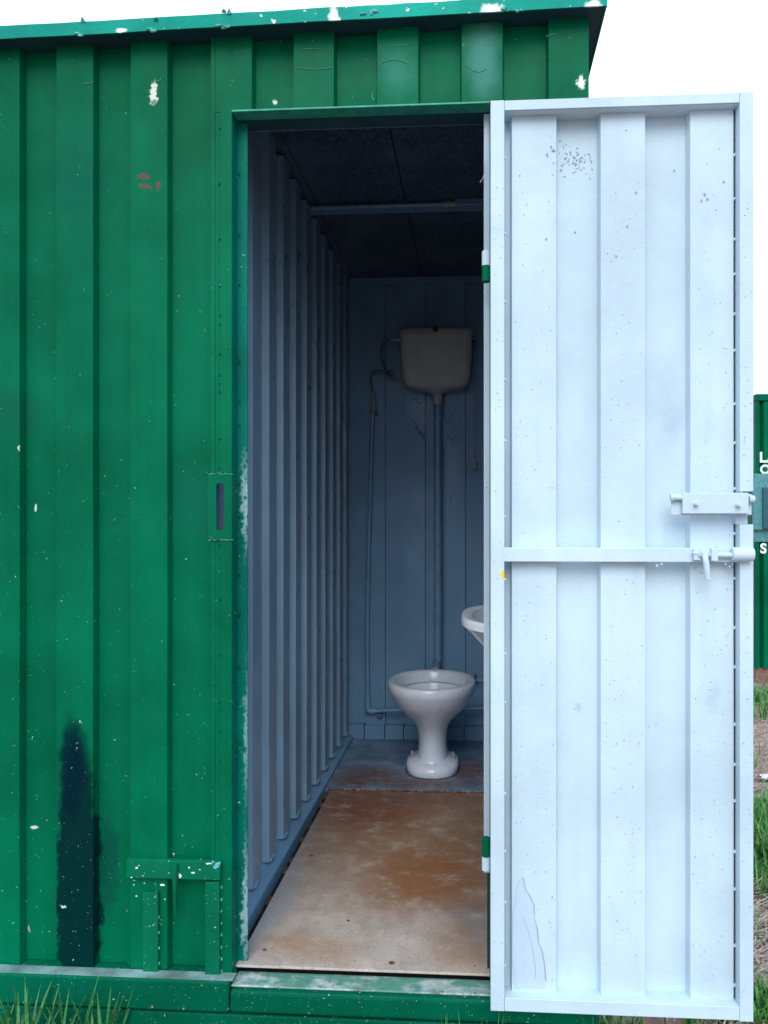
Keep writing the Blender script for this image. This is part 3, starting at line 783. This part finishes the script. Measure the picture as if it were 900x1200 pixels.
boxp(862, 600, 876, 614, yD + .012, yD + .03).build('latch_box', M['inner_jamb'], door)
# lower slide bolt on the middle rail
yb_ = yD - .0018
boxp(813.5, 644, 821, 656.5, yb_ - .012, yb_).build('bolt_keeper', M['white'], door, bevel=.001)
boxp(834, 643, 841.5, 657.5, yb_ - .020, yb_).build('bolt_keeper', M['white'], door, bevel=.001)
MB().tube([PX(812, 648, yb_ - .010), PX(822, 649, yb_ - .010)], .004, 8).build('bolt_nut', M['white'], door)
MB().tube([PX(818, 650, yb_ - .011), PX(860, 650.5, yb_ - .011)], .0058, 12).build('bolt_rod', M['white'], door, smooth=True, label='sliding rod of the lower bolt')
MB().tube([PX(857.5, 649.5, yb_ - .011), PX(858.5, 649.5, yb_ - .011), PX(881, 649.5, yb_ - .011), PX(882.5, 649.5, yb_ - .011)], [.0135, .015, .015, .0135], 20).build('bolt_barrel', M['white'], door, smooth=True)
MB().tube(smoothpath([PX(826, 648, yb_ - .012), PX(826.5, 654, yb_ - .022), PX(828, 663, yb_ - .024), PX(829.5, 679.5, yb_ - .020)], 5), .0062, 12).build('bolt_handle', M['white'], door, bevel=.001, smooth=True, label='stubby handle hanging down from the lower bolt')
MB().blob(PX(826, 648.5, yb_ - .014), (.012, .010, .011), 2, .25).build('bolt_knuckle', M['white'], door, smooth=True)
# hinges
for v0, v1, top, bot in ((294, 331, 'white', 'green'), (981, 1020, 'green', 'white')):
    vm = v0 + (v1 - v0) * (.48 if top == 'white' else .56)
    yh = -.030
    MB().tube([PX(569.7, v0, yh), PX(569.7, v0 + 1, yh), PX(569.7, vm, yh)], [.007, .0098, .0098], 16).build('hinge_knuckle', M[top], door, smooth=True)
    MB().tube([PX(569.7, vm + .6, yh), PX(569.7, v1 - 1, yh), PX(569.7, v1, yh)], [.0098, .0098, .007], 16).build('hinge_knuckle', M[bot], door, smooth=True)
MB().tube(smoothpath([PX(568, 190, .03), PX(569, 200, .02), PX(566, 208, .015), PX(562.5, 214, .012)], 5), .0006, 5).build('loose_wire', M['wire'], cab)

# ------------------------------------------------------------------ toilet
tcx = None
def rimv(u, y): return X(u, y)
yT = onfloor(915) ; TZ = FLOOR + .0045
txc = X(506.5, yT + .10)
toilet = empty('toilet', (txc, yT + .13, TZ), 'white pedestal toilet bowl without a seat, below the wall cistern', 'toilet')
NS = 56
def egg(cx, cy, z, hw, lf, lb, p=2.2):
    out = []
    for i in range(NS):
        a = 2 * math.pi * i / NS; ca, sa = math.cos(a), math.sin(a)
        x = hw * abs(ca) ** (2 / p) * (1 if ca >= 0 else -1)
        l = lb if sa >= 0 else lf
        y = l * abs(sa) ** (2 / p) * (1 if sa >= 0 else -1)
        out.append((cx + x, cy + y, z))
    return out
cy = yT + .06                         # bowl centre
b = MB(); rings = []
ys = yT + .155                        # stem centre
for z, cyy, hw, lf, lb, p in ((0, yT + .135, .106, .133, .13, 2.3), (.012, yT + .135, .111, .138, .135, 2.3), (.030, yT + .135, .112, .137, .14, 2.3), (.042, yT + .137, .108, .128, .14, 2.3),
        (.049, yT + .14, .096, .118, .13, 2.3), (.052, yT + .14, .078, .108, .12, 2.3), (.060, yT + .14, .066, .104, .12, 2.2), (.08, yT + .14, .062, .102, .12, 2.2), (.12, yT + .14, .059, .097, .125, 2.1), (.16, yT + .135, .061, .100, .14, 2.1),
        (.19, yT + .13, .067, .112, .15, 2.1), (.22, yT + .12, .082, .130, .17, 2.1), (.25, yT + .105, .108, .155, .18, 2.1), (.28, yT + .09, .136, .180, .20, 2.1), (.31, yT + .075, .158, .200, .21, 2.1),
        (.335, yT + .07, .170, .210, .215, 2.15), (.355, yT + .065, .178, .219, .22, 2.15), (.368, yT + .065, .182, .225, .222, 2.15), (.385, yT + .065, .1835, .227, .224, 2.15), (.394, yT + .065, .181, .224, .222, 2.15), (.398, yT + .065, .176, .218, .216, 2.15),
        (.3985, yT + .065, .162, .200, .200, 2.15), (.396, yT + .065, .152, .188, .19, 2.15), (.390, yT + .065, .147, .183, .185, 2.15), (.350, yT + .065, .142, .178, .180, 2.15), (.347, yT + .065, .154, .190, .190, 2.15), (.340, yT + .065, .156, .190, .190, 2.15),
        (.33, yT + .065, .146, .180, .182, 2.1), (.29, yT + .075, .122, .155, .16, 2.1), (.25, yT + .085, .092, .12, .13, 2.0), (.22, yT + .095, .062, .085, .09, 2.0), (.205, yT + .10, .03, .04, .045, 2.0)):
    rings.append(egg(txc, cyy, TZ + z, hw, lf, lb, p))
b.loft(rings).build('bowl', M['toilet'], toilet, smooth=True)
MB().loft([egg(txc, yT + .09, TZ + .262, .098, .128, .14, 2.0), egg(txc, yT + .09, TZ + .264, .099, .129, .14, 2.0)]).build('water', M['water'], toilet, smooth=True)
for sx in (-1, 1):
    x0 = txc + sx * .088
    MB().loft([[(x0 + r_ * math.cos(k * math.pi / 5), yT + .13 + r_ * math.sin(k * math.pi / 5), TZ + z) for k in range(10)] for r_, z in ((.011, .045), (.011, .058), (.006, .061), (.005, .076), (.003, .078))]).build('floor_bolt', M['fitting'], toilet)
MB().loft([egg(txc, yT + .135, TZ + z, .116 + q, .142 + q, .145, 2.3) for z, q in ((-.001, .002), (.002, 0), (.0025, -.01))]).build('sealant_ring', M['grimy'], toilet, smooth=True)
MB().tube([(txc, yT + .29, TZ + .36), (txc, yT + .36, TZ + .365)], .028, 20).build('inlet_spigot', M['toilet'], toilet, smooth=True)

# ------------------------------------------------------------------ cistern on the back wall, with its flush pipe and pull cord
yc = YBK - .012; dpt = .135; yq = YBK - .075
cw = X(553.5, yq) - X(469.5, yq); ccx = (X(469.5, yq) + X(553.5, yq)) / 2
zt = Z(384, 511, YBK - .14)
cis = empty('cistern', (ccx, YBK, zt - .33), 'boxy plastic cistern high on the back wall over the toilet', 'cistern')
def rrect(cx, cyy, z, hw, hd, r, n=8):
    r = min(r, hw, hd); out = []
    for q, (sx, sy) in enumerate(((1, 1), (-1, 1), (-1, -1), (1, -1))):
        for i in range(n):
            a = math.pi / 2 * (q + i / (n - 1)); out.append((cx + sx * (hw - r) + r * math.cos(a), cyy + sy * (hd - r) + r * math.sin(a), z))
    return out
rings = []
hw0 = cw / 2
for dz, w_, d_ in ((-.300, .022, .022), (-.296, .034, .03), (-.290, .044, .036), (-.284, .062, .042), (-.280, .090, .048), (-.274, hw0 - .045, .054), (-.262, hw0 - .028, .059), (-.245, hw0 - .016, .062), (-.22, hw0 - .010, .064), (-.16, hw0 - .006, .066), (-.08, hw0 - .002, .068), (-.03, hw0, .069)):
    rings.append(rrect(ccx, YBK - .012 - .069, zt + dz, w_, d_, .028))
MB().loft(rings).build('tank', M['plastic'], cis, smooth=True)
MB().loft([rrect(ccx, YBK - .081, zt + dz, w_, d_, .026) for dz, w_, d_ in ((-.0295, hw0 + .003, .072), (-.010, hw0 + .002, .071), (-.003, hw0 - .004, .066), (0, hw0 - .016, .055))]).build('lid', M['plastic'], cis, smooth=True)
MB().box(ccx - .012, ccx + .010, YBK - .155, YBK - .148, zt - .022, zt + .006).build('lid_clip', M['dark'], cis, bevel=.003)
fy = YBK - .055
xp = X(513, fy)
MB().tube([(xp, fy, zt - .345), (xp, fy, zt - .297)], .0225, 20).build('outlet_collar', M['plastic'], cis, smooth=True)
MB().tube(smoothpath([(xp, fy, zt - .34), (xp, fy, zt - .8), (xp, fy, TZ + .42), (xp - .004, fy - .01, TZ + .385), (txc, yT + .37, TZ + .365)], 6), .0185, 16).build('flush_pipe', M['pipe'], cis, smooth=True)
xc = X(555.5, YBK - .06)
MB().tube([(ccx + hw0 - .01, YBK - .06, zt - .05), (xc + .003, YBK - .06, zt - .05)], .005, 8).build('pull_lever', M['dark'], cis)
MB().tube([(xc, YBK - .06, zt - .05), (xc, YBK - .06, Z(538, 555.5, YBK - .06))], .002, 6).build('pull_cord', M['fitting'], cis)
ch = PX(555.5, 537, YBK - .06)
MB().loft([[(ch.x + r_ * math.cos(k * math.pi / 6), ch.y + r_ * math.sin(k * math.pi / 6), ch.z - dz) for k in range(12)] for r_, dz in ((.003, 0), (.007, .004), (.0085, .02), (.007, .024), (.011, .034), (.010, .044), (.003, .05))]).build('pull_handle', M['plastic'], cis, smooth=True)

# ------------------------------------------------------------------ water pipe with hose
pipe = empty('water_pipe', (X(431, YBK - .03), YBK - .03, FLOOR), 'thin grey supply pipe rising left of the cistern, with a looping hose', 'pipe')
yp = YBK - .028
MB().tube(smoothpath([PX(436.5, 487, yp), PX(434.5, 560, yp), PX(432, 650, yp), PX(430.5, 740, yp), PX(431, 822, yp)], 5), .0105, 12).build('riser', M['pipe'], pipe, smooth=True)
MB().tube(smoothpath([PX(431, 815, yp), PX(431, 829, yp), PX(433, 833, yp), PX(440, 833.5, yp)], 4), .0145, 12).build('elbow', M['pipe'], pipe, smooth=True)
MB().tube([PX(436, 833.3, yp), PX(470, 832, yp), PX(530, 831, yp), PX(567, 830, yp), PX(586, 829.5, yp)], .010, 12).build('branch', M['pipe'], pipe, smooth=True)
for u, v in ((441, 484), (446, 838)):
    MB().box(X(u, yp) - .018, X(u, yp) + .008, yp - .012, YBK + .002, Z(v, u, yp) - .006, Z(v, u, yp) + .006).build('pipe_clip', M['hose'], pipe, bevel=.002)
b = MB()
b.tube([PX(436.8, 489, yp), PX(437.2, 481, yp), PX(437.2, 480, yp), PX(437.3, 472, yp), PX(437.3, 471, yp), PX(437.2, 462, yp), PX(437.2, 459, yp)], [.0135, .0135, .0165, .0165, .012, .0145, .010], 8)
b.build('valve', M['fitting'], pipe, bevel=.0008)
hp = [PX(437, 461, yp), PX(435, 450, yp), PX(434.5, 440, yp - .005), PX(441, 435, yp - .02), PX(452, 434.5, yp - .05), PX(460.5, 436.5, yp - .06), PX(460, 441, yp - .045), PX(455, 438, yp - .02), PX(449, 427, yp - .01), PX(446.5, 413, yp - .01), PX(450, 402, yp - .03), PX(459, 398, yp - .05), PX(469, 397, yp - .05)]
MB().tube(smoothpath(hp, 7), .0058, 10).build('hose', M['hose'], pipe, smooth=True, label='looping flexible hose up to the cistern')
MB().tube([PX(459, 398, yp - .05), PX(463, 397.6, yp - .05), PX(464, 397.4, yp - .05), PX(469.5, 397, yp - .05)], [.009, .009, .012, .012], 8).build('hose_nut', M['fitting'], pipe)

# ------------------------------------------------------------------ basin on the right wall, just inside the doorway
zb = EYE - .252
by0, by1 = CAMY + .252 * F / (735 - HY), CAMY + .252 * F / (706 - HY)
byc, bhl = (by0 + by1) / 2, (by1 - by0) / 2
bx = X(541, byc); bproj = XRW - bx
bas = empty('wash_basin', (XRW, byc, zb - .15), 'small white wall basin half hidden behind the door edge', 'basin')
def dring(w_, l_, z, p=2.6, n=40):
    out = []
    for i in range(n + 1):
        a = math.pi / 2 + math.pi * i / n
        out.append((XRW - .001 - w_ * abs(math.cos(a)) ** (2 / p), byc + l_ * (1 if math.sin(a) >= 0 else -1) * abs(math.sin(a)) ** (2 / p), z))
    return out
MB().loft([dring(bproj * .35, bhl * .35, zb - .15), dring(bproj * .55, bhl * .55, zb - .125), dring(bproj * .78, bhl * .78, zb - .08), dring(bproj * .92, bhl * .92, zb - .04), dring(bproj * .975, bhl * .975, zb - .028), dring(bproj, bhl, zb - .022), dring(bproj, bhl, zb - .005), dring(bproj * .985, bhl * .985, zb), dring(bproj * .93, bhl * .93, zb + .001), dring(bproj * .88, bhl * .88, zb - .004), dring(bproj * .86, bhl * .86, zb - .02), dring(bproj * .7, bhl * .72, zb - .085), dring(bproj * .4, bhl * .4, zb - .115)]).build('basin', M['porcelain'], bas, smooth=True)
MB().tube(smoothpath([(XRW - .12, byc, zb - .14), (XRW - .12, byc, zb - .25), (XRW - .08, byc, zb - .28), (XRW - .005, byc, zb - .28)], 5), .016, 12).build('waste_pipe', M['fitting'], bas, smooth=True)
MB().tube(smoothpath([(XRW - .03, byc, zb), (XRW - .03, byc, zb + .08), (XRW - .07, byc, zb + .10), (XRW - .11, byc, zb + .08)], 5), .009, 12).build('tap', M['fitting'], bas, smooth=True)
# small stub pipe low on the back wall
stub = empty('pipe_stub', (X(557, YBK - .02), YBK, Z(800, 557, YBK - .02)), 'small capped pipe stub low on the back wall right of the toilet', 'pipe')
MB().tube([PX(557, 790, YBK - .03), PX(557, 799, YBK - .03)], .007, 8).build('cap', M['hose'], stub, smooth=True)
MB().tube([PX(557, 797, YBK - .03), PX(575, 797.5, YBK - .03)], .005, 8).build('arm', M['pipe'], stub, smooth=True)
MB().tube([PX(557, 797, YBK - .03), PX(557, 797, YBK + .003)], .005, 8).build('arm', M['pipe'], stub, smooth=True)

# conduit under the ceiling batten
cy_ = ycm - .045
con = empty('ceiling_conduit', (XW, cy_, ZC - .02), 'thin conduit with a coupling running across the dark ceiling', 'conduit')
za, zb_ = Z(247, 360, cy_), Z(240, 518, cy_)
xa_, xm = XW + .002, X(522, cy_)
MB().tube([(xa_, cy_, ZC - .018), (xm, cy_, ZC - .016)], .0085, 10).build('tube', M['pipe'], con, smooth=True)
MB().tube([(xm - .005, cy_, ZC - .016), (xm + .035, cy_, ZC - .016)], .0125, 12).build('coupling', M['fitting'], con, smooth=True)
MB().box(xm + .035, XRW - .002, cy_ - .013, cy_ + .010, ZC - .026, ZC - .001).build('cover', M['pipe'], con, bevel=.003)

# ------------------------------------------------------------------ second container beyond the door
yFc = onfloor(797, 0)
xf = X(885, yFc)
zt2, zb2 = Z(462, 886, yFc), Z(783, 886, yFc)
far = empty('shipping_container', (xf, yFc, 0), 'second green container in the distance at the right edge, white stencil letters', 'container')
xs_ = X(889.3, yFc)
pr = [(xs_, yFc + .035)]
x = xs_ + .02
while x < xf + 2.5:
    pr += [(x, yFc + .035), (x + .02, yFc), (x + .11, yFc), (x + .13, yFc + .035)]; x += .2
MB().sheet(pr, (0, .003), zb2, zt2 - .05).build('wall', M['green'], far, bevel=.002)
MB().box(xf, xs_ - .001, yFc - .012, yFc + .06, zb2, zt2 - .055).build('corner_post', M['green_worn'], far, bevel=.004)
MB().box(xf, xf + 2.6, yFc - .014, yFc + .07, zt2 - .054, zt2).build('top_rail', M['green_worn'], far, bevel=.004)
MB().box(xf + .005, xf + 2.6, yFc + .071, yFc + 2.4, zt2 - .05, zt2 - .02).build('roof', M['green_worn'], far)
MB().box(xf + .004, xf + .02, yFc + .071, yFc + 2.4, zb2, zt2 - .051).build('side_wall', M['green_worn'], far)
MB().box(xf + .01, xf + 2.6, yFc + .02, yFc + 2.4, 0, zb2 - .002).build('plinth', M['brick'], far)
boxf = lambda u0, v0, u1, v1, y0, y1: MB().box(X(u0, y0), X(u1, y0), y0, y1, Z(v1, u0, y0), Z(v0, u0, y0))
boxf(883.5, 555, 912, 635, yFc - .018, yFc - .0145).build('lock_panel', M['teal'], far, bevel=.002)
boxf(883.5, 568, 894, 621, yFc - .055, yFc - .0185).build('lock_post', M['teal'], far, bevel=.003)
boxf(894.5, 571, 925, 620, yFc - .075, yFc - .0185).build('lock_box', M['teal_dark'], far, bevel=.004)
def letter(t, u, v, size, y):
    cu = bpy.data.curves.new('lettering', 'FONT'); cu.body = t; cu.size = size; cu.extrude = .0006; cu.offset = .004
    o = bpy.data.objects.new('lettering', cu); C.objects.link(o); p = PX(u, v, y)
    o.rotation_euler = (R(90), 0, 0); o.parent = far; o.location = p - far.location
    cu.materials.append(M['letter'])
    me = bpy.data.meshes.new_from_object(o.evaluated_get(bpy.context.evaluated_depsgraph_get()))
    q = bpy.data.objects.new('lettering', me); C.objects.link(q); q.rotation_euler = o.rotation_euler; q.parent = far; q.location = o.location
    bpy.data.objects.remove(o); q.name = 'lettering'
letter('L', 889.8, 541.5, .115, yFc - .003)
letter('O', 890.6, 555, .10, yFc - .003)
letter('S', 890.8, 648, .11, yFc - .003)
letter('A', 899, 541.5, .115, yFc - .003)

# ------------------------------------------------------------------ grass, straw, litter
def blade(b, x, y, z, h, lean, az_, w=.004, seg=4):
    dx, dy = math.cos(az_), math.sin(az_); px_, py_ = -dy, dx
    vs = []
    for i in range(seg):
        t = i / seg; off = lean * t * t; ww = w * (1 - t * .75)
        cx_, cy2, cz = x + dx * off, y + dy * off, z + h * (t - .25 * (lean / max(h, .01)) * t * t)
        vs += [(cx_ - px_ * ww, cy2 - py_ * ww, cz), (cx_ + px_ * ww, cy2 + py_ * ww, cz)]
    vs.append((x + dx * lean, y + dy * lean, z + h * (1 - .25 * lean / max(h, .01))))
    fs = [(2 * i, 2 * i + 1, 2 * i + 3, 2 * i + 2) for i in range(seg - 1)] + [(2 * seg - 2, 2 * seg - 1, 2 * seg)]
    b.add(vs, fs)
def raw(b, name, mat, **p):
    me = bpy.data.meshes.new(name); me.from_pydata(b.v, [], b.f); me.materials.append(mat)
    o = bpy.data.objects.new(name, me); C.objects.link(o)
    for k, v in p.items(): o[k] = v
    return o
rnd = random.Random(17)
b = MB(); b2 = MB()
def tuft(u, v, n, rad, h0, h1, w=.0055):
    y = onfloor(v, 0); x = X(u, y)
    for i in range(n):
        a = rnd.uniform(0, 6.28); r_ = rad * math.sqrt(rnd.random())
        h = rnd.uniform(h0, h1)
        blade(b if rnd.random() < .75 else b2, x + r_ * math.cos(a), y + r_ * math.sin(a) * .8, 0, h, h * rnd.uniform(.1, .8), rnd.uniform(0, 6.28), w * rnd.uniform(.6, 1.3))
for u, v, n_, rad, h0, h1 in ((892, 826, 420, .42, .05, .14), (905, 815, 260, .3, .05, .16), (893, 945, 160, .15, .04, .11), (897, 1010, 110, .10, .08, .28), (890, 1035, 120, .12, .05, .15), (884, 1180, 200, .11, .04, .11), (900, 1185, 220, .12, .04, .12), (880, 1000, 60, .08, .04, .1), (905, 970, 150, .15, .08, .24), (860, 1200, 150, .12, .03, .07), (720, 1215, 120, .1, .03, .07)):
    tuft(u, v, n_, rad, h0, h1)
for i in range(9000):
    x = rnd.uniform(.35, 5.5); y = rnd.uniform(-.3, 7)
    if noise.noise(Vector((x * 1.4, y * 1.4, 2))) < .12: continue
    h = rnd.uniform(.03, .12)
    blade(b if rnd.random() < .7 else b2, x, y, 0, h, h * rnd.uniform(.2, .9), rnd.uniform(0, 6.28), .003, 3)
for i in range(2500):
    x = rnd.uniform(-2.3, .6); y = rnd.uniform(-.9, -.06); h = rnd.uniform(.03, .1)
    blade(b2 if rnd.random() < .6 else b, x, y, 0, h, h * rnd.uniform(.2, .9), rnd.uniform(0, 6.28), .003, 3)
raw(b, 'grass', M['grass'], kind='stuff', label='fresh green grass growing beyond the door', category='grass')
# tall grass at the foot of the wall, lower left
b3 = MB()
for i in range(75):
    u = rnd.choice([rnd.gauss(22, 16), rnd.gauss(70, 14), rnd.gauss(112, 14), rnd.uniform(-60, 140)])
    y = rnd.uniform(-.16, -.075)
    x = X(u, y)
    ztop = Z(rnd.choice([1196, 1185, 1175, 1168]) + rnd.uniform(-6, 12), u, y)
    blade(b3, x, y, 0, ztop * 1.12, rnd.uniform(.02, .10), rnd.uniform(-.6, 3.7), rnd.uniform(.005, .0085), 6)
for u, v, ld, a_ in ((66, 1140, .02, 0), (52, 1160, .05, .2), (130, 1152, .07, .1), (122, 1170, .05, 0), (98, 1160, .03, 0), (104, 1168, .03, 3.1), (6, 1165, .03, 3.1), (28, 1168, .04, 3), (80, 1172, .05, 0), (116, 1140, .05, .1)):
    y = -.12; blade(b3, X(u, y) - ld * math.cos(a_), y, 0, Z(v, u, y) * 1.05, ld, a_, .0075, 7)
raw(b3, 'tall_grass', M['grass2'], kind='stuff', label='tall dark green grass at the foot of the green wall', category='grass')
b4 = MB()
for u in (518, 524, 540, 545, 570, 577, 580, 584, 590, 700, 720, 690, 745, 320):
    for q in range(3):
        y = rnd.uniform(-.12, -.06); uu = u + rnd.uniform(-4, 4)
        blade(b4, X(uu, y), y, 0, Z(1198 - rnd.uniform(0, 8), uu, y) * 1.04, rnd.uniform(.01, .04), rnd.uniform(0, 6.28), .0025, 5)
raw(b4, 'short_grass', M['grass'], kind='stuff', label='few thin grass tips along the bottom edge of the doorway', category='grass')
raw(b2, 'dark_grass', M['grass2'], kind='stuff', label='darker grass mixed through the ground cover', category='grass')
b5 = MB()
for i in range(9000):
    y = -.2 + 7 * rnd.random() ** 1.6; x = X(rnd.uniform(830, 1000), max(y, -.1)) if rnd.random() < .75 else rnd.uniform(.4, 5)
    a = rnd.gauss(.5, .9); L = rnd.uniform(.03, .16)
    dx, dy = math.cos(a) * L, math.sin(a) * L; z = .006 + gh(x, y) + rnd.uniform(0, .02); w = rnd.uniform(.0008, .002)
    nx, ny = -math.sin(a) * w, math.cos(a) * w; cz = rnd.uniform(0, .02)
    b5.add([(x - nx, y - ny, z), (x + nx, y + ny, z + .001), (x + dx * .5 - nx + dy * .1, y + dy * .5 - ny, z + cz), (x + dx * .5 + nx + dy * .1, y + dy * .5 + ny, z + cz + .001), (x + dx, y + dy, z + .002)], [(0, 1, 3, 2), (2, 3, 4)])
raw(b5, 'dry_straw', M['straw'], kind='stuff', label='dry straw lying over the reddish soil', category='straw')
y = onfloor(908, 0); p = Vector((X(897.5, y), y, .012))
b = MB()
for i in range(4): b.blob(p + Vector((rnd.uniform(-.02, .03), rnd.uniform(-.02, .02), rnd.uniform(0, .012))), (.026, .02, .008), i, 1.0)
o = b.build('litter', M['paper'])
o['label'] = 'crumpled white and green scrap of litter on the soil'; o['category'] = 'litter'
